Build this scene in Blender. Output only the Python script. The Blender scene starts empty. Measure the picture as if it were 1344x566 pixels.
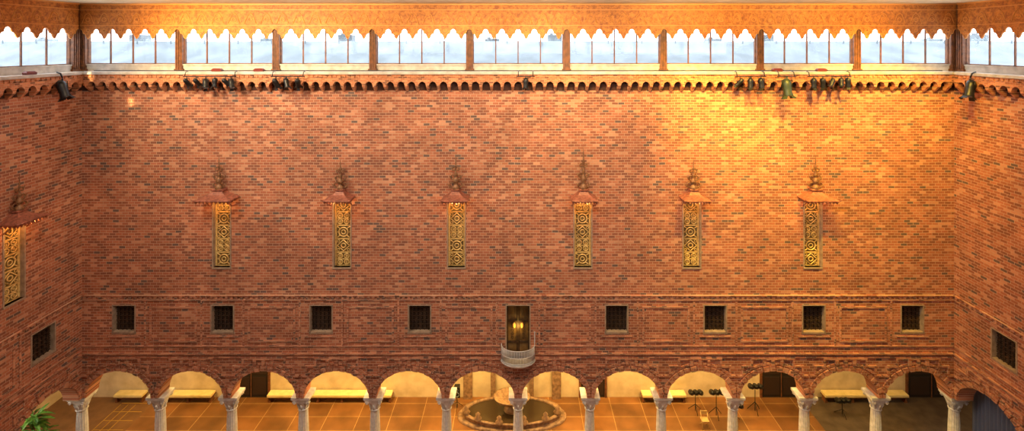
import bpy, math, random
from mathutils import Matrix, Vector
random.seed(4)
S=bpy.context.scene
try:
    S.view_settings.view_transform='Standard'
except Exception: pass
F=641.0; D=28.0; CZ=24.0
def X(px,y=0): return (px-680)*(D+y)/F
def Z(py,y=0): return CZ-(py-58)*(D+y)/F
def srgb(r,g,b):
    f=lambda c:(c/255/12.92) if c/255<=.04045 else ((c/255+.055)/1.055)**2.4
    return (f(r),f(g),f(b),1)
# ---------------- materials
def newmat(name,col=(.5,.5,.5,1),rough=.6,metal=0,emit=None,es=0):
    m=bpy.data.materials.new(name); m.use_nodes=True
    b=m.node_tree.nodes['Principled BSDF']
    b.inputs['Base Color'].default_value=col
    b.inputs['Roughness'].default_value=rough
    b.inputs['Metallic'].default_value=metal
    if emit:
        b.inputs['Emission Color'].default_value=emit
        b.inputs['Emission Strength'].default_value=es
    return m
def noisy(name,c1,c2,scale=3,rough=.6,metal=0,bump=.2,detail=5,emit=None,es=0):
    m=newmat(name,c1,rough,metal,emit,es); nt=m.node_tree; N=nt.nodes; L=nt.links
    b=N['Principled BSDF']
    tc=N.new('ShaderNodeTexCoord'); n=N.new('ShaderNodeTexNoise'); n.inputs['Scale'].default_value=scale; n.inputs['Detail'].default_value=detail
    r=N.new('ShaderNodeValToRGB'); r.color_ramp.elements[0].color=c1; r.color_ramp.elements[1].color=c2
    r.color_ramp.elements[0].position=.35; r.color_ramp.elements[1].position=.65
    L.new(tc.outputs['Object'],n.inputs['Vector']); L.new(n.outputs['Fac'],r.inputs['Fac']); L.new(r.outputs['Color'],b.inputs['Base Color'])
    if bump:
        bp=N.new('ShaderNodeBump'); bp.inputs['Strength'].default_value=bump; bp.inputs['Distance'].default_value=.02
        L.new(n.outputs['Fac'],bp.inputs['Height']); L.new(bp.outputs['Normal'],b.inputs['Normal'])
    return m
def brickmat(name,cols,mortar,bw=.34,bh=.125,ms=.011):
    m=newmat(name,rough=.85); nt=m.node_tree; N=nt.nodes; L=nt.links; b=N['Principled BSDF']
    tc=N.new('ShaderNodeTexCoord'); sp=N.new('ShaderNodeSeparateXYZ'); cb=N.new('ShaderNodeCombineXYZ')
    L.new(tc.outputs['Object'],sp.inputs[0]); L.new(sp.outputs['X'],cb.inputs['X']); L.new(sp.outputs['Z'],cb.inputs['Y'])
    wn=N.new('ShaderNodeTexNoise'); wn.inputs['Scale'].default_value=1.1; wn.inputs['Detail'].default_value=3
    L.new(cb.outputs[0],wn.inputs['Vector'])
    ws=N.new('ShaderNodeVectorMath'); ws.operation='MULTIPLY_ADD'; L.new(wn.outputs['Color'],ws.inputs[0]); ws.inputs[1].default_value=(.05,.05,0); L.new(cb.outputs[0],ws.inputs[2])
    bt=N.new('ShaderNodeTexBrick'); bt.inputs['Scale'].default_value=1
    bt.inputs['Brick Width'].default_value=bw; bt.inputs['Row Height'].default_value=bh
    bt.inputs['Mortar Size'].default_value=ms; bt.inputs['Mortar Smooth'].default_value=.3
    bt.inputs['Color1'].default_value=(0,0,0,1); bt.inputs['Color2'].default_value=(1,1,1,1); bt.inputs['Mortar'].default_value=(.5,.5,.5,1)
    L.new(ws.outputs[0],bt.inputs['Vector'])
    r=N.new('ShaderNodeValToRGB'); cr=r.color_ramp; cr.interpolation='CONSTANT'
    cr.elements[0].position=0; cr.elements[0].color=cols[0][1]; cr.elements[1].position=cols[1][0]; cr.elements[1].color=cols[1][1]
    for p,c in cols[2:]:
        e=cr.elements.new(p); e.color=c
    L.new(bt.outputs['Color'],r.inputs['Fac'])
    mx=N.new('ShaderNodeMix'); mx.data_type='RGBA'; L.new(bt.outputs['Fac'],mx.inputs[0]); L.new(r.outputs['Color'],mx.inputs[6]); mx.inputs[7].default_value=mortar
    n=N.new('ShaderNodeTexNoise'); n.inputs['Scale'].default_value=.45; n.inputs['Detail'].default_value=9; n.inputs['Roughness'].default_value=.7
    L.new(cb.outputs[0],n.inputs['Vector'])
    mr=N.new('ShaderNodeMapRange'); mr.inputs[1].default_value=.3; mr.inputs[2].default_value=.7; mr.inputs[3].default_value=.74; mr.inputs[4].default_value=1.2
    L.new(n.outputs['Fac'],mr.inputs[0])
    vm=N.new('ShaderNodeVectorMath'); vm.operation='SCALE'; L.new(mx.outputs[2],vm.inputs[0]); L.new(mr.outputs[0],vm.inputs['Scale'])
    L.new(vm.outputs[0],b.inputs['Base Color'])
    inv=N.new('ShaderNodeMath'); inv.operation='SUBTRACT'; inv.inputs[0].default_value=1; L.new(bt.outputs['Fac'],inv.inputs[1])
    ad=N.new('ShaderNodeMath'); ad.operation='MULTIPLY_ADD'; L.new(bt.outputs['Color'],ad.inputs[0]); ad.inputs[1].default_value=.6; L.new(inv.outputs[0],ad.inputs[2])
    bp=N.new('ShaderNodeBump'); bp.inputs['Strength'].default_value=.7; bp.inputs['Distance'].default_value=.03
    L.new(ad.outputs[0],bp.inputs['Height']); L.new(bp.outputs['Normal'],b.inputs['Normal'])
    return m
bc=[(0,srgb(108,84,76)),(.05,srgb(138,85,66)),(.25,srgb(165,101,74)),(.42,srgb(181,114,84)),(.62,srgb(151,90,67)),(.78,srgb(173,104,76)),(.9,srgb(199,140,108))]
BR=brickmat('red_brick',bc,srgb(196,158,130),.36,.15,.014)
BR2=brickmat('trim_brick',[(0,srgb(120,88,76)),(.1,srgb(156,98,76)),(.4,srgb(180,114,86)),(.7,srgb(202,140,108))],srgb(192,156,128),.3,.14,.014)
BRO=brickmat('cornice_brick',[(0,srgb(130,80,56)),(.12,srgb(176,106,70)),(.5,srgb(196,122,82)),(.8,srgb(210,138,96))],srgb(196,150,112),.25,.1)
BRD=noisy('corbel_shade_colour',srgb(54,32,24),srgb(76,44,32),4,.9)  # dark colour standing in for shade behind the corbel teeth
STONE=noisy('grey_stone',srgb(190,190,190),srgb(222,222,220),4)
STONEL=noisy('weathered_stone',srgb(140,120,102),srgb(170,148,126),4)
STONEB=noisy('brown_stone',srgb(112,86,66),srgb(160,128,98),5)
BRONZE=noisy('dark_bronze',srgb(58,46,38),srgb(88,68,52),8,.45,.5)
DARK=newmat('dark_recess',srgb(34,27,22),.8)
BLACK=newmat('black_metal',srgb(28,28,30),.4,.3)
GREEN=newmat('olive_lamp_housing',srgb(52,62,48),.4,.2)
LENS=newmat('lamp_lens',srgb(140,150,160),.1,.2)
GOLD=noisy('aged_gilt',srgb(200,164,98),srgb(230,198,128),9,.45,.15)
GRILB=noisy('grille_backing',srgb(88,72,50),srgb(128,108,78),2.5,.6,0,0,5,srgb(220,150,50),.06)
COPPER=noisy('red_copper',srgb(122,72,58),srgb(168,104,84),7,.5,.15)
FIN=noisy('bronze_finial',srgb(100,68,46),srgb(146,104,70),9,.5,.2)
WOOD=noisy('dark_wood',srgb(88,54,34),srgb(130,80,46),5,.55)
WHITE=noisy('stone_sill',srgb(170,162,152),srgb(200,192,182),3,.6,0,.05)
REDP=newmat('red_lamp_paint',srgb(110,40,34),.5)
PLAS=noisy('warm_plaster',srgb(204,184,146),srgb(224,206,170),1.5,.9,0,.1)
CEIL=noisy('ceiling_paint',srgb(215,200,165),srgb(232,220,190),1.2,.8,0,.05)
CREAM=noisy('cream_upholstery',srgb(225,205,140),srgb(240,220,160),3,.8)
ROOF=noisy('slate_roof',srgb(92,104,112),srgb(116,128,136),.6,.6)
WATER=newmat('water',srgb(60,48,34),.08)
CURT=newmat('blue_grey_curtain',srgb(104,112,136),.9)
LEAF=noisy('leaf_green',srgb(52,100,36),srgb(100,150,50),5,.5)
TERRA=newmat('terracotta',srgb(150,80,50),.8)
MESHG=newmat('railing_metal',srgb(190,190,190),.4,.2)
WARM=newmat('lit_lantern',srgb(255,190,80),.5,0,srgb(255,160,50),1.4)
AMBER=noisy('old_door_panel',srgb(84,62,34),srgb(128,98,54),2.5,.5,0,0)
VAL=newmat('painted_orange_valance',rough=.6)
def _val():
    nt=VAL.node_tree;N=nt.nodes;L=nt.links;b=N['Principled BSDF']
    tc=N.new('ShaderNodeTexCoord')
    n=N.new('ShaderNodeTexNoise'); n.inputs['Scale'].default_value=4.5; n.inputs['Detail'].default_value=10; n.inputs['Roughness'].default_value=.78
    L.new(tc.outputs['Object'],n.inputs['Vector'])
    r=N.new('ShaderNodeValToRGB'); r.color_ramp.elements[0].position=.38;r.color_ramp.elements[0].color=srgb(146,78,34);r.color_ramp.elements[1].position=.60;r.color_ramp.elements[1].color=srgb(220,144,64)
    L.new(n.outputs['Fac'],r.inputs['Fac'])
    L.new(r.outputs[0],b.inputs['Base Color'])
_val()
VALT=newmat('valance_gilt_trim',srgb(226,160,80),.5)
GLASS=bpy.data.materials.new('window_glass'); GLASS.use_nodes=True
def _gl():
    nt=GLASS.node_tree;N=nt.nodes;L=nt.links
    N.remove(N['Principled BSDF']);o=[x for x in N if x.type=='OUTPUT_MATERIAL'][0]
    t=N.new('ShaderNodeBsdfTransparent');t.inputs[0].default_value=(.96,.98,1,1);g=N.new('ShaderNodeBsdfGlossy');g.inputs['Roughness'].default_value=.05
    m=N.new('ShaderNodeMixShader');m.inputs[0].default_value=.04
    L.new(t.outputs[0],m.inputs[1]);L.new(g.outputs[0],m.inputs[2]);L.new(m.outputs[0],o.inputs['Surface'])
_gl()
FLOOR=newmat('floor_slabs',rough=.35)
def _fl():
    nt=FLOOR.node_tree;N=nt.nodes;L=nt.links;b=N['Principled BSDF']
    tc=N.new('ShaderNodeTexCoord'); bt=N.new('ShaderNodeTexBrick'); bt.offset=.0
    bt.inputs['Scale'].default_value=1;bt.inputs['Brick Width'].default_value=2.05;bt.inputs['Row Height'].default_value=1.15;bt.inputs['Mortar Size'].default_value=.02
    bt.inputs['Color1'].default_value=srgb(130,88,50);bt.inputs['Color2'].default_value=srgb(156,106,60);bt.inputs['Mortar'].default_value=srgb(200,160,105)
    L.new(tc.outputs['Object'],bt.inputs['Vector'])
    n=N.new('ShaderNodeTexNoise');n.inputs['Scale'].default_value=.6;n.inputs['Detail'].default_value=8;L.new(tc.outputs['Object'],n.inputs['Vector'])
    mr=N.new('ShaderNodeMapRange'); mr.inputs[1].default_value=.3; mr.inputs[2].default_value=.7; mr.inputs[3].default_value=.45; mr.inputs[4].default_value=1.0
    L.new(n.outputs['Fac'],mr.inputs[0])
    vm=N.new('ShaderNodeVectorMath'); vm.operation='SCALE'; L.new(bt.outputs['Color'],vm.inputs[0]); L.new(mr.outputs[0],vm.inputs['Scale'])
    L.new(vm.outputs[0],b.inputs['Base Color'])
_fl()
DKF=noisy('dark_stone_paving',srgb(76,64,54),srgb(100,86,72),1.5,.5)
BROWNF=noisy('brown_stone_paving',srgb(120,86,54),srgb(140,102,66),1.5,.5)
# ---------------- mesh builder
class MB:
    def __init__(s): s.v=[];s.f=[];s.mi=[];s.m=0;s.M=Matrix.Identity(4);s.sm=[]
    def add(s,vs,fs,smooth=False):
        o=len(s.v)
        for p in vs: s.v.append(tuple(s.M@Vector(p)))
        for f in fs: s.f.append([i+o for i in f]);s.mi.append(s.m);s.sm.append(smooth)
    def box(s,x0,x1,y0,y1,z0,z1):
        s.add([(x0,y0,z0),(x1,y0,z0),(x1,y1,z0),(x0,y1,z0),(x0,y0,z1),(x1,y0,z1),(x1,y1,z1),(x0,y1,z1)],
              [(0,3,2,1),(4,5,6,7),(0,1,5,4),(1,2,6,5),(2,3,7,6),(3,0,4,7)])
    def prism(s,poly,y0,y1):
        n=len(poly)
        s.add([(x,y0,z) for x,z in poly]+[(x,y1,z) for x,z in poly],
              [tuple(range(n)),tuple(range(2*n-1,n-1,-1))]+[(i,i+n,(i+1)%n+n,(i+1)%n) for i in range(n)])
    def lathe(s,prof,c=(0,0,0),n=20,sx=1,sy=1,a0=0,smooth=True):
        vs=[];fs=[]
        for r,z in prof:
            for k in range(n):
                a=a0+2*math.pi*k/n; vs.append((c[0]+r*sx*math.cos(a),c[1]+r*sy*math.sin(a),c[2]+z))
        m=len(prof)
        for i in range(m-1):
            for k in range(n):
                k2=(k+1)%n; fs.append((i*n+k,i*n+k2,(i+1)*n+k2,(i+1)*n+k))
        s.add(vs,fs,smooth)
        s.add([vs[k] for k in range(n)],[tuple(range(n-1,-1,-1))]); s.add([vs[(m-1)*n+k] for k in range(n)],[tuple(range(n))])
    def tube(s,pts,r,n=6,closed=False):
        pts=[Vector(p) for p in pts]; vs=[];fs=[];m=len(pts)
        for i,p in enumerate(pts):
            if closed: t=pts[(i+1)%m]-pts[i-1]
            else: t=pts[min(i+1,m-1)]-pts[max(i-1,0)]
            t.normalize(); u=t.cross(Vector((0,1,0)))
            if u.length<.01: u=t.cross(Vector((1,0,0)))
            u.normalize(); w=t.cross(u); rr=r[i] if isinstance(r,(list,tuple)) else r
            for k in range(n):
                a=2*math.pi*k/n; vs.append(tuple(p+u*rr*math.cos(a)+w*rr*math.sin(a)))
        for i in range(m if closed else m-1):
            j=(i+1)%m
            for k in range(n): k2=(k+1)%n; fs.append((i*n+k,i*n+k2,j*n+k2,j*n+k))
        if not closed: fs+= [tuple(range(n-1,-1,-1)),tuple(range((m-1)*n,m*n))]
        s.add(vs,fs,True)
    def ring(s,cx,y,cz,R,r,n=16): s.tube([(cx+R*math.cos(2*math.pi*k/n),y,cz+R*math.sin(2*math.pi*k/n)) for k in range(n)],r,5,True)
    def loft(s,secs):
        n=len(secs[0]);vs=[p for q in secs for p in q];fs=[]
        for i in range(len(secs)-1):
            for k in range(n): k2=(k+1)%n; fs.append((i*n+k,i*n+k2,(i+1)*n+k2,(i+1)*n+k))
        fs+=[tuple(range(n-1,-1,-1)),tuple(range((len(secs)-1)*n,len(secs)*n))]
        s.add(vs,fs)
    def obj(s,name,mats,M=None,parent=None):
        me=bpy.data.meshes.new(name); me.from_pydata(s.v,[],s.f)
        for m in (mats if isinstance(mats,list) else [mats]): me.materials.append(m)
        for p,i,sm in zip(me.polygons,s.mi,s.sm): p.material_index=i; p.use_smooth=sm
        me.update()
        o=bpy.data.objects.new(name,me); bpy.context.collection.objects.link(o)
        if parent: o.parent=parent
        elif M is not None: o.matrix_world=M
        return o
WB=Matrix.Identity(4)
WL=Matrix.Translation((-25,0,0))@Matrix.Rotation(math.pi/2,4,'Z')
WR=Matrix.Translation((25,0,0))@Matrix.Rotation(-math.pi/2,4,'Z')
SP=50/12.0; LEN=SP*7; WF=Matrix.Translation((0,-LEN,0))@Matrix.Rotation(math.pi,4,'Z')
SPR=Z(523); CR=Z(487); AH=1.87; AV=CR-SPR
WT=Z(97); ZDOOR=Z(479)
def rect(x0,x1,z0,z1): return [(x0,z0),(x1,z0),(x1,z1),(x0,z1)]
def archpoly(c,a=AH,b=AV,zb=None,n=24):
    zb=SPR-.2 if zb is None else zb
    return [(c-a,zb),(c+a,zb)]+[(c+a*math.cos(math.pi*k/n),SPR+b*math.sin(math.pi*k/n)) for k in range(n+1)]
def make_wall(name,M,u0,u1,arches,wins,niches,doors):
    full=name in('wall_back','wall_front')
    w=MB(); w.box(u0,u1,0,.9,SPR,WT); wo=w.obj(name,BR,M)
    c=MB()
    for a in arches: c.prism(archpoly(a),-.2,1.1)
    for x in wins: c.prism(rect(x-.68,x+.68,Z(437),Z(400)),-.2,.35)
    for x in niches: c.prism(rect(x-.55,x+.55,Z(351),Z(262)),-.2,.4)
    for x in doors: c.prism(rect(x-.72,x+.72,ZDOOR,Z(400)),-.2,.7)
    co=c.obj('cut',BR,M)
    bm=wo.modifiers.new('b','BOOLEAN'); bm.object=co; bm.operation='DIFFERENCE'; bm.solver='EXACT'
    bpy.context.view_layer.update()
    dg=bpy.context.evaluated_depsgraph_get(); me=bpy.data.meshes.new_from_object(wo.evaluated_get(dg))
    wo.modifiers.clear(); wo.data=me; bpy.data.objects.remove(co)
    t=MB(); lo=u0+(.9 if full else 0); hi=u1-(.9 if full else 0)
    t.box(lo,hi,-.09,0,Z(388.5),Z(387)); t.box(lo,hi,-.05,0,Z(394.5),Z(393.3))
    x=lo+.1
    while x<hi-.1: t.box(x,x+.14,-.06,0,Z(392.5),Z(388.5)); x+=.29
    def broken(z0,z1,p):
        xs=[lo]+[v for d in doors for v in (d-.8,d+.8)]+[hi]
        for i in range(0,len(xs),2): t.box(xs[i],xs[i+1],-p,0,z0,z1)
    broken(Z(455),Z(453.5),.05); broken(Z(465),Z(463),.09); broken(Z(469.5),Z(468.3),.05)
    allw=sorted(list(wins)+list(doors))
    for i in range(len(allw)-1):
        m=(allw[i]+allw[i+1])/2; hw=1.35;z0=Z(449);z1=Z(402)
        for (a,b,cc,d) in ((m-hw,m+hw,z1-.11,z1),(m-hw,m+hw,z0,z0+.11),(m-hw,m-hw+.11,z0+.11,z1-.11),(m+hw-.11,m+hw,z0+.11,z1-.11)):
            t.box(a,b,-.045,0,cc,d)
        for sx in (-1,1): t.box(m+sx*(hw+.26)-.05,m+sx*(hw+.26)+.05,-.04,0,Z(453.5),Z(395))
    for x in wins: t.box(x-.9,x+.9,-.05,0,Z(442.5),Z(440.8))
    for a in arches:
        n=17
        for k in range(n):
            a0=math.pi*(k+.08)/n;a1=math.pi*(k+.92)/n
            f=lambda r,an:(a+min(2.04,max(-2.04,(AH+r)*math.cos(an))),SPR+(AV+r)*math.sin(an))
            pr=.09 if k%2 else .06
            t.prism([f(.02,a0),f(.30,a0),f(.30,a1),f(.02,a1)],-pr,0)
        for k in range(3,26):
            a0=math.pi*(k+.08)/29;a1=math.pi*(k+.92)/29
            f=lambda r,an:(a+(AH+r)*math.cos(an),SPR+(AV+r)*math.sin(an))
            if abs(f(.52,a0)[0]-a)<2.0 and abs(f(.52,a1)[0]-a)<2.0: t.prism([f(.38,a0),f(.5,a0),f(.5,a1),f(.38,a1)],-.05,0)
        T=.11
        pts=[(-2.08,1.3),(-1.72,1.3),(-1.72,1.85),(-1.2,1.85),(-1.2,2.28),(1.2,2.28),(1.2,1.85),(1.72,1.85),(1.72,1.3),(2.08,1.3)]
        for p,q in zip(pts,pts[1:]):
            t.box(a+min(p[0],q[0])-(T/2 if p[0]==q[0] else -T/2),a+max(p[0],q[0])+(T/2 if p[0]==q[0] else -T/2),-.07,0,SPR+min(p[1],q[1])-T/2,SPR+max(p[1],q[1])+T/2)
        for k in (-1,0,1): t.box(a+k*.5-.09,a+k*.5+.09,-.09,0,SPR+AV+.33,SPR+2.2)
    t.obj('string_course_and_arch_mouldings',BR2,parent=wo)
    wi=MB()
    for x in wins:
        z0,z1=Z(437),Z(400); wi.m=0
        for (a,b,cc,d) in ((x-.68,x-.61,z0,z1),(x+.61,x+.68,z0,z1),(x-.61,x+.61,z1-.06,z1),(x-.7,x+.7,z0-.05,z0+.05)):
            wi.box(a,b,-.03,.34,cc,d)
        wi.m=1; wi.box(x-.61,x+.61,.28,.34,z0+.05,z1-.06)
        wi.m=2
        for k in range(5): wi.box(x-.6+.24*k+.1,x-.6+.24*k+.14,.2,.24,z0+.05,z1-.06)
        for k in range(6): wi.box(x-.6,x+.6,.2,.24,z0+.12+.24*k,z0+.16+.24*k)
        for i in range(5):
            for j in range(5): wi.ring(x-.48+.24*i,.21,z0+.26+.24*j,.075,.018,8)
    wi.obj('square_grille_windows',[STONEL,DARK,BRONZE],parent=wo)
    k=MB(); n=int(round((hi-lo)/.6)); st=(hi-lo)/n; zs=Z(105,-.35);zb=Z(121,-.35)
    k.m=0; k.box(lo,hi,-.42,0,zs,WT)
    for i in range(n):
        c0=lo+st*i; nn=8; r=st*.37
        poly=[(c0,zs),(c0,zs-.36)]
        poly+=[(c0+st/2-r*math.cos(math.pi*j/nn),zs-.36+.27*math.sin(math.pi*j/nn)) for j in range(nn+1)]
        poly+=[(c0+st,zs-.36),(c0+st,zs)]
        k.prism(poly,-.42,-.12)
    for i in range(1,n):
        c0=lo+st*i
        k.loft([[(c0-.03,-.12,zb),(c0+.03,-.12,zb),(c0+.03,0,zb),(c0-.03,0,zb)],[(c0-.07,-.22,zb+.12),(c0+.07,-.22,zb+.12),(c0+.07,0,zb+.12),(c0-.07,0,zb+.12)],
                [(c0-.08,-.4,zs-.4),(c0+.08,-.4,zs-.4),(c0+.08,0,zs-.4),(c0-.08,0,zs-.4)],[(c0-.09,-.42,zs-.36),(c0+.09,-.42,zs-.36),(c0+.09,0,zs-.36),(c0-.09,0,zs-.36)]])
    x=lo+.05
    while x<hi-.1: k.box(x,x+.13,-.47,-.42,WT-.18,WT-.05); x+=.26
    k.m=1; k.box(lo,hi,-.015,0,zs-.62,zs)  # dark strip painted in as the shade between the corbels
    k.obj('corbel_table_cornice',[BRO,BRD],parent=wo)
    g=MB(); lt=WT+.15; g.box(lo,hi,-.5,0,WT,lt); g.box(lo-(.3 if full else 0),hi+(.3 if full else 0),0,.9,WT,lt)
    g.obj('stone_ledge',WHITE,parent=wo)
    return wo
def clerestory(M,u0,u1,nb,side,name):
    e=bpy.data.objects.new(name,None); bpy.context.collection.objects.link(e); e.matrix_world=M
    zs=Z(84,.5); zc=Z(5,.3); lt=WT+.15
    g=MB(); g.box(u0,u1,.42,.7,lt,zs); g.box(u0,u1,.36,.42,zs-.08,zs); g.obj('sill',WHITE,parent=e)
    p=MB(); st=(u1-u0)/nb
    for i in range(nb+1):
        c=u0+st*i; p.box(c-.2,c+.2,.3,.72,lt,zc); p.box(c-.26,c+.26,.28,.74,lt,lt+.12)
        for dx in (-.12,0,.12): p.box(c+dx-.025,c+dx+.025,.26,.3,lt+.12,zc)
    for i in range(nb):
        a=u0+st*i+.2;b=a+st-.4;pw=(b-a)/4
        for j in range(5): p.box(a+pw*j-.03,a+pw*j+.03,.5,.58,zs,zc)
        p.box(a,b,.5,.58,zs,zs+.05)
    p.obj('window_posts_and_mullions',WOOD,parent=e)
    q=MB(); q.box(u0,u1,.545,.555,zs,zc); q.obj('window_glazing',GLASS,parent=e)
    v=MB(); zl=Z(38,.25); zt=Z(51,.25)
    v.box(u0,u1,.2,.26,zl,zc)
    nt=nb*6; s2=(u1-u0)/nt
    for i in range(nt):
        c=u0+s2*i; h=s2/2; tip=[]
        for t in [k/12 for k in range(-12,13)]:
            a=abs(t)
            if a<.22: zz=zt+(zl-zt)*(.42*a/.22)**1.2*.6
            elif a<.6: zz=zt+(zl-zt)*(.30+.1*math.sin((a-.22)/.38*math.pi)+.22*(a-.22)/.38)
            else: zz=zt+(zl-zt)*(.52+.48*math.sqrt(max(0,1-(1-(a-.6)/.4)**2)))
            tip.append((c+h+h*.97*t,zz))
        poly=tip+[(c+2*h*.985,zl+.001),(c+.015*h,zl+.001)]
        v.m=0; v.prism(poly,.2,.26)
        v.m=1; v.tube([(x_,.19,z_) for x_,z_ in tip],.022,4)
    v.m=1; v.box(u0,u1,.14,.2,zc-.08,zc); v.box(u0,u1,.15,.2,Z(13.5,.25),Z(12.5,.25)); v.box(u0,u1,.17,.2,Z(34,.25),Z(33.3,.25))
    for i in range(nt):
        c=u0+s2*(i+.5); 
        v.tube([(c-.34,.19,Z(31,.25)),(c-.15,.19,Z(20,.25)),(c,.19,Z(17,.25)),(c+.15,.19,Z(20,.25)),(c+.34,.19,Z(31,.25))],.02,4)
        v.ring(c,.19,Z(26,.25),.12,.018,8); v.ring(c,.19,Z(40,.25),.09,.016,8)
    v.obj('scalloped_valance',[VAL,VALT],parent=e)
    return e
ps=129.3/22.893
wins=[i*ps for i in (-4,-3,-2,-1,1,2,3,4)]
nichepx=[291,449,599,765,908,1067]; niches=[X(p) for p in nichepx]
arB=[-25+SP*(i+.5) for i in range(12)]
arS=[SP*(i+.5) for i in range(7)]
make_wall('wall_back',WB,-25.9,25.9,arB,wins,niches,[0])
make_wall('wall_front',WF,-25.9,25.9,arB,wins,[],[])
ln=[-3.77-6.9*i for i in range(4)]; rn=[5.6+6.9*i for i in range(4)]
make_wall('wall_left',WL,-LEN,0,[-a for a in arS],[-2.28-ps*i for i in range(5)],ln,[])
make_wall('wall_right',WR,0,LEN,arS,[2.87+ps*i for i in range(5)],rn,[])
clerestory(WB,-25.3,25.3,9,0,'window_1')
clerestory(WL,-LEN,0,5,1,'window_2')
clerestory(WR,0,LEN,5,1,'window_3')
clerestory(WF,-25.3,25.3,9,1,'window_4')
zc=Z(5,.3)
g=MB(); g.box(-26,26,-30.2,1,zc,zc+.3); g.obj('ceiling',[CEIL])
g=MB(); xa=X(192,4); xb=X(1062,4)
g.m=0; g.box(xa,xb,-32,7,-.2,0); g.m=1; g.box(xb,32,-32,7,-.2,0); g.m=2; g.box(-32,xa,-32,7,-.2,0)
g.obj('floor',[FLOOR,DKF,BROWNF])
g=MB()
for i in range(5):
    y=1.6+.75*i; g.box(X(150,4),X(188,4),y,y+.04,.0,.006)
for i in range(3): g.box(X(150,4)+.5*i,X(150,4)+.5*i+.04,1.2,4.5,.0,.007)
g.obj('floor_tape_marks',newmat('yellow_tape',srgb(190,150,60),.6))
YB=5.2
g=MB(); g.box(-31,31,YB,YB+.3,0,6.4); g.obj('wall_arcade_back',PLAS)
g=MB(); g.box(-31.3,-31,-32,YB+.3,0,6.4); g.obj('wall_arcade_left',PLAS)
g=MB(); g.box(31,31.3,-32,YB+.3,0,6.4); g.obj('wall_arcade_right',PLAS)
g=MB(); g.box(-31,31,-32.3,-32,0,6.4); g.obj('wall_arcade_front',PLAS)
g=MB(); g.box(-31,31,.9,YB,6.1,6.4); g.box(-31,-25.9,-32,.9,6.1,6.4); g.box(25.9,31,-32,.9,6.1,6.4); g.box(-25.9,25.9,-32,-LEN-.9,6.1,6.4); g.obj('ceiling_arcade',PLAS)
for i,(px,wd) in enumerate(((330,2.3),(778,1.6),(1025,2.6),(1222,3.2))):
    x=X(px,YB); g=MB(); g.m=0
    g.box(x-wd/2-.15,x-wd/2,YB-.08,YB,0,3); g.box(x+wd/2,x+wd/2+.15,YB-.08,YB,0,3); g.box(x-wd/2-.15,x+wd/2+.15,YB-.08,YB,3,3.2)
    g.m=1; g.box(x-wd/2,x+wd/2,YB-.03,YB,0,3)
    g.m=2
    for s in (-1,1):
        for z0 in (.2,1.6):
            g.box(x+s*wd/4-wd/5,x+s*wd/4+wd/5,YB-.06,YB-.03,z0,z0+1.2)
    g.m=0; g.box(x-.02,x+.02,YB-.07,YB-.03,0,3)
    g.obj('door_%d'%(i+1),[WOOD,DARK,newmat('door_panel%d'%i,srgb(48,32,24),.6)])
for a,b in ((152,190),(216,280),(352,515),(842,900),(1080,1190)):
    x0=X(a,YB-.4);x1=X(b,YB-.4); g=MB()
    g.box(x0,x1,YB-.62,YB-.1,.36,.42); g.m=1; g.box(x0+.03,x1-.03,YB-.64,YB-.1,.42,.56); g.m=0
    n=max(2,int((x1-x0)/1.6)+1)
    for i in range(n):
        c=x0+.15+(x1-x0-.3)*i/(n-1); g.prism([(c-.09,0),(c+.09,0),(c+.05,.18),(c+.08,.36),(c-.08,.36),(c-.05,.18)],YB-.55,YB-.15)
    g.box(x0+.1,x1-.1,YB-.38,YB-.32,.12,.18)
    g.obj('long_bench',[WOOD,CREAM])
def column(M):
    g=MB(); 
    g.box(-.54,.54,-.45,.45,SPR-.13,SPR)
    g.box(-.5,.5,-.42,.42,SPR-.2,SPR-.13)
    def sq(hx,hy,z,rnd): 
        o=[]
        for k in range(16):
            a=2*math.pi*k/16+math.pi/16; c,s_=math.cos(a),math.sin(a); m=max(abs(c),abs(s_)); 
            cx=(c/m)*(1-rnd)+c*rnd; cy=(s_/m)*(1-rnd)+s_*rnd
            o.append((cx*hx,cy*hy,z))
        return o
    g.loft([sq(.24,.24,SPR-.84,1),sq(.26,.26,SPR-.7,.9),sq(.31,.3,SPR-.55,.6),sq(.39,.36,SPR-.38,.2),sq(.46,.4,SPR-.2,0)])
    for sx in (-1,1):
        for sy in (-1,1):
            pts=[(sx*(.36+.1*math.cos(t)*(1-t/14)),sy*.39,SPR-.32+.1*math.sin(t)*(1-t/14)) for t in [k*.6 for k in range(18)]]
            g.tube(pts,.03,5)
    for k in range(8):
        a=2*math.pi*k/8; c,s_=math.cos(a),math.sin(a)
        g.tube([(.24*c,.24*s_,SPR-.82),(.29*c,.29*s_,SPR-.64),(.39*c,.36*s_,SPR-.5)],[.04,.06,.025],5)
    g.lathe([(.27,SPR-.92),(.3,SPR-.88),(.3,SPR-.85),(.27,SPR-.81)],n=24)
    vs=[];fs=[]
    n=32;zz=[.45,1.2,2.0,SPR-.9]; rr=[.3,.3,.28,.245]
    for z,r in zip(zz,rr):
        for k in range(n): a=2*math.pi*k/n; q=r*(1-.08*(k%2)); vs.append((q*math.cos(a),q*math.sin(a),z))
    for i in range(3):
        for k in range(n): k2=(k+1)%n; fs.append((i*n+k,i*n+k2,(i+1)*n+k2,(i+1)*n+k))
    g.add(vs,fs)
    g.lathe([(.48,.16),(.5,.22),(.48,.28),(.38,.33),(.42,.38),(.4,.43),(.32,.46)],n=24)
    g.box(-.52,.52,-.47,.47,0,.16)
    g.obj('stone_column',STONE,M)
for i in range(1,12):
    column(Matrix.Translation((-25+SP*i,.45,0))); column(Matrix.Translation((-25+SP*i,-LEN-.45,0)))
for sx in (-1,1): column(Matrix.Translation((sx*25.35,.4,0))); column(Matrix.Translation((sx*25.45,-LEN-.45,0)))
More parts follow.
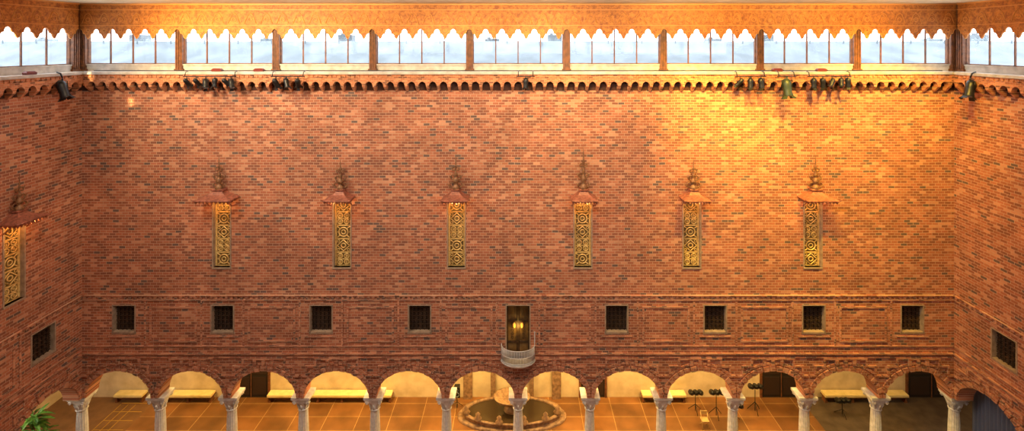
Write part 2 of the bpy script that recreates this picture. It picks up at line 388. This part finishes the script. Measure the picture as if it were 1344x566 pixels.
for i in range(1,7):
    for sx in (-1,1): column(Matrix.Translation((sx*25.45,-SP*i,0))@Matrix.Rotation(math.pi/2,4,'Z'))
def lantern(M,seed,hx=1.0):
    R=random.Random(seed); z0,z1=Z(351),Z(262)
    g=MB()
    g.m=0
    g.box(-.55,-.48,-.03,.38,z0-.04,z1); g.box(.48,.55,-.03,.38,z0-.04,z1); g.box(-.55,.55,-.05,.38,z0-.08,z0)
    g.m=1; g.box(-.48,.48,.3,.36,z0,z1)
    g.m=2
    for x in (-.48,.38): g.box(x,x+.1,.2,.25,z0,z1)
    n=5; h=(z1-z0)/n; gy=.22
    for i in range(n+1): g.box(-.4,.4,.2,.24,z0+h*i-(.0 if i==0 else .04),z0+h*i+.04 if i<n else z1)
    for i in range(n):
        c=z0+h*(i+.5)
        if (i+seed)%3==0:
            g.ring(0,gy,c,.26,.04); g.ring(0,gy,c,.12,.03,10)
            for sx in(-1,1):
                for sz in (-1,1): g.tube([(sx*.19,gy,c+sz*.19),(sx*.4,gy,c+sz*.34)],.032,5)
            g.box(-.38,-.26,.2,.23,c-.02,c+.02);g.box(.26,.38,.2,.23,c-.02,c+.02)
        elif (i+seed)%3==1:
            for sx in(-1,1):
                for sz in (-1,1): g.ring(sx*.19,gy,c+sz*.17,.14,.036,10); g.ring(sx*.19,gy,c+sz*.17,.05,.022,8)
            g.box(-.4,.4,.2,.23,c-.02,c+.02)
        else:
            g.tube([(0,gy,c+.32),(.36,gy,c),(0,gy,c-.32),(-.36,gy,c)],.04,5,True); g.ring(0,gy,c,.13,.036,10)
            for sx in(-1,1):
                for sz in(-1,1): g.ring(sx*.29,gy,c+sz*.25,.07,.022,8)
    g.m=3; ze=Z(263,-.6)
    def sec(hx,y0,z): return [(-hx,y0,z),(hx,y0,z),(hx,0,z),(-hx,0,z)]
    H=hx
    g.loft([sec(H,-.95,ze),sec(H+.03,-.98,ze+.05),sec(H,-.95,ze+.08),sec(H*.7,-.72,ze+.18),sec(H*.48,-.56,ze+.27),sec(H*.33,-.46,ze+.38),sec(H*.26,-.4,ze+.46)])
    g.loft([sec(H*.32,-.46,ze+.46),sec(H*.34,-.48,ze+.52),sec(H*.26,-.4,ze+.56)])
    for i in range(9):
        x=-H+H*2*(i+.5)/9; g.lathe([(.02,-.13),(.07,-.05),(.08,0)],(x,-.9,ze),6)
    for i in range(4):
        for sx in(-1,1): g.lathe([(.02,-.13),(.07,-.05),(.08,0)],(sx*(H-.07),-.12-.22*i,ze),6)
    for sx in (-1,1):
        g.tube([(sx*.6,-.03,ze-.5),(sx*.6,-.3,ze-.3),(sx*.6,-.6,ze-.02)],.03,5)
        g.tube([(sx*(H*.95),-.9,ze+.06),(sx*(H+.1),-1.0,ze+.1),(sx*(H+.1),-1.0,ze+.2)],[.04,.03,.012],5)
    g.m=5
    hh=R.uniform(.92,1.08) if seed!=3 else 1.3; zb=ze+.54; y=-.26
    g.lathe([(.2,0),(.22,.08*hh),(.14,.2*hh),(.08,.28*hh),(.15,.38*hh),(.17,.46*hh),(.1,.58*hh),(.05,.66*hh),(.1,.76*hh),(.08,.84*hh),(.04,.92*hh),(.035,1.1*hh),(.08,1.18*hh),(.04,1.26*hh),(.02,1.6*hh),(.005,1.85*hh)],(0,y,zb),12)
    st=seed%3
    for sx in(-1,1):
        for (zz,w_) in ((.06,.34 if st else .26),(.5,.24),(.95,.13)):
            pts=[]
            for t in [k*.45 for k in range(12)]:
                rr=w_*.5*(1-t/8)
                pts.append((sx*(.06+w_*.55-rr*math.cos(t)),y,zb+zz*hh+.16+rr*math.sin(t)))
            g.tube(pts,[.035]*8+[.03,.025,.02,.015],5)
            g.tube([(sx*.05,y,zb+zz*hh+.05),(sx*(.1+w_*.5),y,zb+zz*hh+.02),(sx*(.08+w_),y,zb+zz*hh+.14),(sx*(.14+w_*1.05),y,zb+zz*hh+.26)],[.035,.04,.03,.01],5)
    g.m=4
    for x in (-.3,.3): g.lathe([(.03,-.16),(.07,-.1),(.07,-.04),(.03,0)],(x,-.35,ze-.02),8)
    g.obj('lantern_window_with_copper_hood',[STONEL,GRILB,GOLD,COPPER,WARM,FIN],M)
    l=bpy.data.lights.new('hood_lamp','POINT'); l.energy=48; l.color=(1,.46,.12); l.shadow_soft_size=.06
    lo=bpy.data.objects.new('hood_lamp',l); bpy.context.collection.objects.link(lo); lo.matrix_world=M@Matrix.Translation((0,-.62,ze-.3))
for i,x in enumerate(niches): lantern(Matrix.Translation((x,0,0)),i,[1,.72,.72,.72,.74,.9][i])
for i,u in enumerate(ln): lantern(WL@Matrix.Translation((u,0,0)),i+1,.8)
for i,u in enumerate(rn): lantern(WR@Matrix.Translation((u,0,0)),i+2,.8)
# balcony door
g=MB(); z0,z1=ZDOOR,Z(400)
g.m=0
for a,b,c,d in ((-.72,-.66,z0,z1),(.66,.72,z0,z1),(-.66,.66,z1-.06,z1)): g.box(a,b,-.02,.6,c,d)
g.m=1; g.box(-.66,.66,.6,.68,z0,z1-.06)
g.m=2
for s in (-1,1):
    g.box(s*.33-.31,s*.33-.25,.52,.58,z0,z1-.06);g.box(s*.33+.25,s*.33+.31,.52,.58,z0,z1-.06)
    for z in (z0+.1,z0+1.0,z0+2.2,z1-.16): g.box(s*.33-.25,s*.33+.25,.52,.57,z-.05,z+.05)
    for k in range(5): g.ring(s*.33,.56,z0+1.25+.2*k,.07,.015,8)
for s in (-1,1): g.lathe([(.01,0),(.012,1.3)],(s*.22,.42,z1-1.4),6)
g.m=3
for s in (-1,1): g.lathe([(.03,-.12),(.06,-.06),(.07,.08),(.03,.16)],(s*.22,.42,z1-1.45),10)
g.obj('lit_balcony_doorway',[STONEL,AMBER,BRONZE,WARM])
g=MB(); zf=Z(480,-.6); n=24
def semi(rx,ry,z,y0=-.01): return [(rx*math.cos(math.pi+math.pi*k/n),y0+ry*math.sin(math.pi+math.pi*k/n),z) for k in range(n+1)]
g.m=0
g.loft([semi(.85,.6,zf-.16),semi(.93,.65,zf-.1),semi(1.0,.7,zf-.06),semi(1.0,.7,zf)])
g.m=1
for z in (zf+.06,zf+.4,zf+.8): g.tube(semi(.95,.62,z,-.04),.028,6)
for k in range(0,49):
    a=math.pi+math.pi*k/48; x,y=.95*math.cos(a),-.04+.62*math.sin(a); g.tube([(x,y,zf),(x,y,zf+.8)],.016,4)
g.tube([(.95,-.05,zf),(.95,-.05,zf+1.5)],.025,6); g.tube([(-.95,-.05,zf),(-.95,-.05,zf+.9)],.025,6)
g.lathe([(.01,-.06),(.06,0),(.01,.08)],(.95,-.07,zf+1.53),8)
g.obj('balcony',[STONE,MESHG])
def spot(M,big=1.0,mat=BLACK,tilt=.5,yaw=0):
    g=MB(); s=big
    g.tube([(0,0,.0),(0,0,-.12*s)],.03*s,6)
    g.tube([(-.2*s,0,-.38*s),(-.2*s,0,-.12*s),(.2*s,0,-.12*s),(.2*s,0,-.38*s)],.018*s,5)
    g.M=Matrix.Translation((0,0,-.38*s))@Matrix.Rotation(yaw,4,'Z')@Matrix.Rotation(-tilt,4,'X')
    g.m=0
    g.lathe([(.17*s,-.34*s),(.175*s,-.3*s),(.15*s,-.2*s),(.16*s,0),(.17*s,.15*s),(.12*s,.27*s),(.05*s,.32*s)],n=14)
    for k in range(4):
        a=math.pi/2*k; 
        g.add([(.17*s*math.cos(a-.5),.17*s*math.sin(a-.5),-.33*s),(.17*s*math.cos(a+.5),.17*s*math.sin(a+.5),-.33*s),(.28*s*math.cos(a+.4),.28*s*math.sin(a+.4),-.46*s),(.28*s*math.cos(a-.4),.28*s*math.sin(a-.4),-.46*s)],[(0,1,2,3)])
    g.m=1; g.lathe([(.145*s,-.345*s),(.12*s,-.36*s),(.05*s,-.37*s)],n=14)
    g.obj('stage_spotlight',[mat,LENS],M)
lz=WT-.12; py_=-.78
pipes=[(240,310),(355,400),(678,702),(965,1006),(1020,1045),(1060,1118)]
for a,b in pipes:
    g=MB(); g.tube([(X(a,py_),py_,lz+.03),(X(b,py_),py_,lz+.03)],.03,6)
    for x in (X(a,py_)+.1,X(b,py_)-.1): g.tube([(x,py_,lz+.03),(x,-.72,lz+.25),(x,-.45,lz+.33)],.025,5)
    g.obj('lighting_pipe',BLACK)
for px in (245,258,270,282,296,304,362,376,391,690,971,985,999,1068,1080,1092,1104,1113):
    spot(Matrix.Translation((X(px,py_),py_,lz)),random.uniform(.7,.9),BLACK,random.uniform(-.9,.9),random.uniform(-1.2,1.2))
spot(Matrix.Translation((X(1033,py_),py_,lz)),1.45,GREEN,.15,.5)
for M_ in (WL@Matrix.Translation((-1.95,-.7,lz)),WR@Matrix.Translation((1.75,-.7,lz))):
    spot(M_,1.4,BLACK,.3,.3)
    h=MB(); h.tube([(0,0,.02),(0,.1,.25),(0,.3,.33)],.04,6); h.obj('lamp_bracket',BLACK,M_)
for px in (40,285,340,1020,1078):
    M_=Matrix.Translation((X(px,-.2),-.2,WT+.15)) if px>100 else WL@Matrix.Translation((-3.2,-.2,WT+.15))
    g=MB(); g.loft([[(-.25,-.1,0),(.25,-.1,0),(.25,.12,0),(-.25,.12,0)],[(-.28,-.12,.1),(.28,-.12,.1),(.28,.12,.1),(-.28,.12,.1)],[(-.2,-.06,.18),(.2,-.06,.18),(.2,.1,.18),(-.2,.1,.18)]])
    g.m=1; g.tube([(.25,0,.08),(.36,0,.08),(.36,0,.02)],.02,5); g.obj('red_flood_lamp',[REDP,BLACK],M_)
g=MB(); g.tube([(-24.4,.1,WT+.18),(24.4,.1,WT+.18)],.025,6); g.obj('cable_conduit',BLACK)
# fountain
fx=X(672,3.8); g=MB(); c=(fx,3.45,0)
g.lathe([(3.5,0),(3.5,.14),(3.35,.16),(3.3,.16)],c,48,1,.4)
g.lathe([(3.1,.16),(3.1,.34),(3.2,.38),(3.2,.46),(2.9,.46),(2.85,.4),(2.85,.2)],c,48,1,.4)
g.m=1; g.lathe([(2.86,.36),(.1,.37)],c,48,1,.4)
g.m=2
g.lathe([(.55,.2),(.5,.5),(.3,.6),(.26,.85),(.4,.95),(.95,1.05),(1.15,1.25),(1.2,1.3),(1.05,1.3),(.6,1.15),(.15,1.12),(.12,1.4),(.22,1.5),(.1,1.7),(.01,1.8)],(fx,3.5,0),24,1,.7)
for k in range(6):
    a=math.pi*(k+.5)/6+math.pi; g.lathe([(.2,.46),(.25,.55),(.12,.65),(.16,.8),(.02,.95)],(fx+3.0*math.cos(a),3.45+1.2*math.sin(a),0),10)
g.obj('stone_fountain',[STONEB,WATER,STONEB])
g=MB(); YN=YB-.01
for s in (-1,1):
    g.box(fx+s*3.0-.3,fx+s*3.0+.3,YB-.22,YN,0,3.4)
    g.box(fx+s*1.3-.16,fx+s*1.3+.16,YB-.2,YN,0,3.4)
g.box(fx-2.7,fx+2.7,YB-.12,YN,3.0,3.4)
g.obj('fountain_niche_surround',[STONEB])
g=MB(); x=X(600,4.2); g.loft([[(x-.22,4.0,.8),(x+.22,4.0,.8),(x+.17,4.4,.8),(x-.17,4.4,.8)],[(x-.22,4.0,1.45),(x+.22,4.0,1.45),(x+.17,4.4,1.45),(x-.17,4.4,1.45)]])
g.tube([(x,4.2,0.02),(x,4.2,.8)],.025,6)
for k in range(3): a=2*math.pi*k/3+.4; g.tube([(x,4.2,.4),(x+.4*math.cos(a),4.2+.4*math.sin(a),.02)],.015,5)
g.m=1; g.ring(x,3.99,1.02,.14,.02); g.ring(x,3.99,1.3,.08,.015)
g.obj('loudspeaker_on_stand',[BLACK,LENS])
def stand(x,y,h):
    g=MB(); g.tube([(x,y,.05),(x,y,h)],.025,6)
    for k in range(3): a=2*math.pi*k/3+.5; g.tube([(x,y,h*.4),(x+.45*math.cos(a),y+.45*math.sin(a),.02)],.02,5)
    g.tube([(x-.35,y,h),(x+.35,y,h)],.022,5)
    for dx in (-.3,0,.3):
        g.M=Matrix.Translation((x+dx,y-.1,h+.1))@Matrix.Rotation(1.1,4,'X')
        g.lathe([(.15,-.2),(.17,-.15),(.14,0),(.15,.14),(.05,.22)],n=12); g.M=Matrix.Identity(4)
    g.obj('tripod_light_stand',[BLACK])
stand(X(912,4),3.9,1.2); stand(X(936,4),3.5,1.5); stand(X(956,4),3.0,1.0); stand(X(990,4),3.9,1.6); stand(X(1100,4),3.6,.9)
x=X(925,2.6); y=2.6; g=MB()
g.box(x-.22,x+.22,y-.2,y+.2,.44,.48)
for sx in(-.2,.2): g.tube([(x+sx,y-.22,.01),(x+sx,y+.2,.9)],.02,5); g.tube([(x+sx,y+.25,.01),(x+sx,y-.18,.46)],.02,5)
g.box(x-.2,x+.2,y+.15,y+.19,.68,.9); g.obj('folding_chair',newmat('chair_cream',srgb(200,170,110),.5))
g=MB(); vs=[];fs=[];n=80
for k in range(n+1):
    y=.6-3.3*k/n; x=26.6+.1*math.sin(k*1.1)
    vs+=[(x,y,.02),(x,y,4.6)]
for k in range(n): fs.append((2*k,2*k+2,2*k+3,2*k+1))
g.add(vs,fs,True); g.tube([(26.6,.7,4.62),(26.6,-2.8,4.62)],.03,6)
for y in (.65,-2.75): g.tube([(26.6,y,4.62),(26.6,y,6.1)],.02,5)
g.obj('hanging_curtain',CURT)
g=MB(); px_,pyy=-27.3,-.5
g.m=0; g.lathe([(.35,0),(.5,.6),(.54,.62),(.54,.7),(.46,.7)],(px_,pyy,0),16)
g.m=1; g.tube([(px_,pyy,.6),(px_+.05,pyy,1.8),(px_,pyy+.05,3.2)],[.08,.06,.04],6)
g.m=2; R=random.Random(2)
for k in range(60):
    a=R.uniform(0,6.28); e=R.uniform(.0,1.0); l=R.uniform(.8,1.3); zb=R.uniform(1.4,3.1); w_=.11
    P=[]
    for t in range(6):
        q=t/5; P.append(Vector((px_+l*q*math.cos(a)*math.cos(e),pyy+l*q*math.sin(a)*math.cos(e),zb+l*q*math.sin(e)+.1-.5*q*q)))
    sd=Vector((-math.sin(a),math.cos(a),0)); vs=[];fs=[]
    for t,p in enumerate(P):
        ww=w_*math.sin(math.pi*(t+.35)/5.6); vs+=[tuple(p-sd*ww),tuple(p+Vector((0,0,-.02))),tuple(p+sd*ww)]
    for t in range(5): b=t*3; fs+=[(b,b+1,b+4,b+3),(b+1,b+2,b+5,b+4)]
    g.add(vs,fs)
g.obj('potted_palm',[TERRA,WOOD,LEAF])
g=MB()
def roof(y0,y1,zlo,zhi,L):
    g.add([(-L,y0,zlo),(L,y0,zlo),(L,y1,zhi),(-L,y1,zhi),(-L,y1,zlo-4),(L,y1,zlo-4),(-L,y0,zlo-4),(L,y0,zlo-4)],[(0,1,2,3),(3,2,5,4),(6,7,1,0)])
    for k in range(int(2*L/3)):
        x=-L+3*k; g.box(x,x+.06,y1-.5,y1-.4,zhi-.4,zhi+.1)
roof(9,16,21,Z(54,16),70)
for k in range(12):
    x=-55+10*k+3*math.sin(k*3); g.box(x,x+1.3,17,18,22,Z(46+5*(k%2),18)); g.box(x+.2,x+.5,17.2,17.5,22,Z(44+5*(k%2),18))
g.obj('neighbouring_roof',ROOF)
for sx in (-1,1):
    g=MB(); g.add([(sx*34,-60,20.5),(sx*34,8,20.5),(sx*42,8,24.3),(sx*42,-60,24.3),(sx*42,-60,17),(sx*42,8,17)],[(0,1,2,3),(3,2,5,4)])
    for k in range(20): g.box(sx*41.6-.05,sx*41.6+.05,-60+3.3*k,-59.9+3.3*k,23.7,24.4)
    g.obj('neighbouring_roof',ROOF)
# ---------------- world & lights
W=bpy.data.worlds.new('w'); S.world=W; W.use_nodes=True
b=W.node_tree.nodes['Background']; b.inputs[0].default_value=(.97,.985,1,1); b.inputs[1].default_value=4.6
def aim(o,t): o.rotation_euler=(Vector(t)-o.location).to_track_quat('-Z','Y').to_euler()
def light(kind,name,loc,tgt,e,col,**k):
    l=bpy.data.lights.new(name,kind); l.energy=e; l.color=col
    for a,v in k.items(): setattr(l,a,v)
    o=bpy.data.objects.new(name,l); bpy.context.collection.objects.link(o); o.location=loc; aim(o,tgt); return o
zl=26.1
light('AREA','added_wall_fill',(-17,-9,zl),(-3,0,11),2000,(1,.82,.60),shape='RECTANGLE',size=4,size_y=1)  # area lights added above the frame to light the back wall
light('AREA','added_wall_fill',(2,-13,zl),(4,0,8),2300,(1,.83,.62),shape='RECTANGLE',size=14,size_y=1)
GC=(1,.62,.09); GM=(1,.70,.32)
# (px, py, energy, cone, colour)
for px,py,e,an,c in ((872,108,5200,46,GC),(920,130,8500,44,GC),(985,130,7500,42,GC),(1150,150,9500,80,GC),(1060,230,9000,64,GC),(950,240,12000,56,GC),
                     (1200,260,7000,72,GC),(1020,380,9000,66,GC),(800,200,4500,90,(1,.66,.2)),
                     (240,100,3000,80,GM),(400,105,2400,80,GM),(128,100,3600,20,GC),(600,110,2600,90,GM),(740,110,2600,90,GM)):
    light('SPOT','added_golden_wash',(X(px)-1.5,-5.5,26.1),(X(px),0,Z(py)),e*.8,c,spot_size=math.radians(an),spot_blend=1,shadow_soft_size=.22)  # unseen spots added to make the golden light on the wall
for px,py,e,an in ((133,106,16000,4),(172,134,16000,2.6),(140,118,10000,2)):
    light('SPOT','sun_patch_spot',(X(px)-2,-6,26.1),(X(px),0,Z(py)),e,(1,.72,.3),spot_size=math.radians(an),spot_blend=.6,shadow_soft_size=.1)  # narrow added spots standing in for small sun patches
for x,e in ((-18,3600),(-10,2200),(0,1600),(10,3200),(18,3600)):
    light('SPOT','added_valance_spot',(x,-8,25.85),(x,0,25.7),e,(1,.64,.2),spot_size=math.radians(75),spot_blend=1,shadow_soft_size=.1)  # spots added out of view to brighten the valance
for i in range(8):
    x=-22+44*i/7; e=[150,190,280,320,320,280,180,90][i]
    light('AREA','added_arcade_fill',(x,2.6,6.0),(x,4.0,0),e*1.8,(1,.63,.19),shape='RECTANGLE',size=2.5,size_y=.8)  # area lights added to light the arcade floor and back wall
light('AREA','added_arcade_fill',(-28.5,-2,6.0),(-27.5,-1,0),320,(1,.85,.65),shape='RECTANGLE',size=1,size_y=3)  # added fill for the left arcade
light('AREA','added_arcade_fill',(28.5,-2,6.0),(28.5,-2,0),120,(1,.8,.6),shape='RECTANGLE',size=1,size_y=3)  # added fill for the right arcade
light('POINT','doorway_lamp',(0,.25,Z(438)),(0,0,0),16,(1,.62,.15),shadow_soft_size=.08)
cd=bpy.data.cameras.new('camera'); cam=bpy.data.objects.new('camera',cd); bpy.context.collection.objects.link(cam)
cam.location=(0,-D,CZ); cam.rotation_euler=(math.pi/2,0,0); cd.sensor_width=36; cd.sensor_fit='HORIZONTAL'; cd.lens=F/1344*36
cd.shift_x=-8/1344; cd.shift_y=-(283-58)/1344; cd.clip_end=500
S.camera=cam
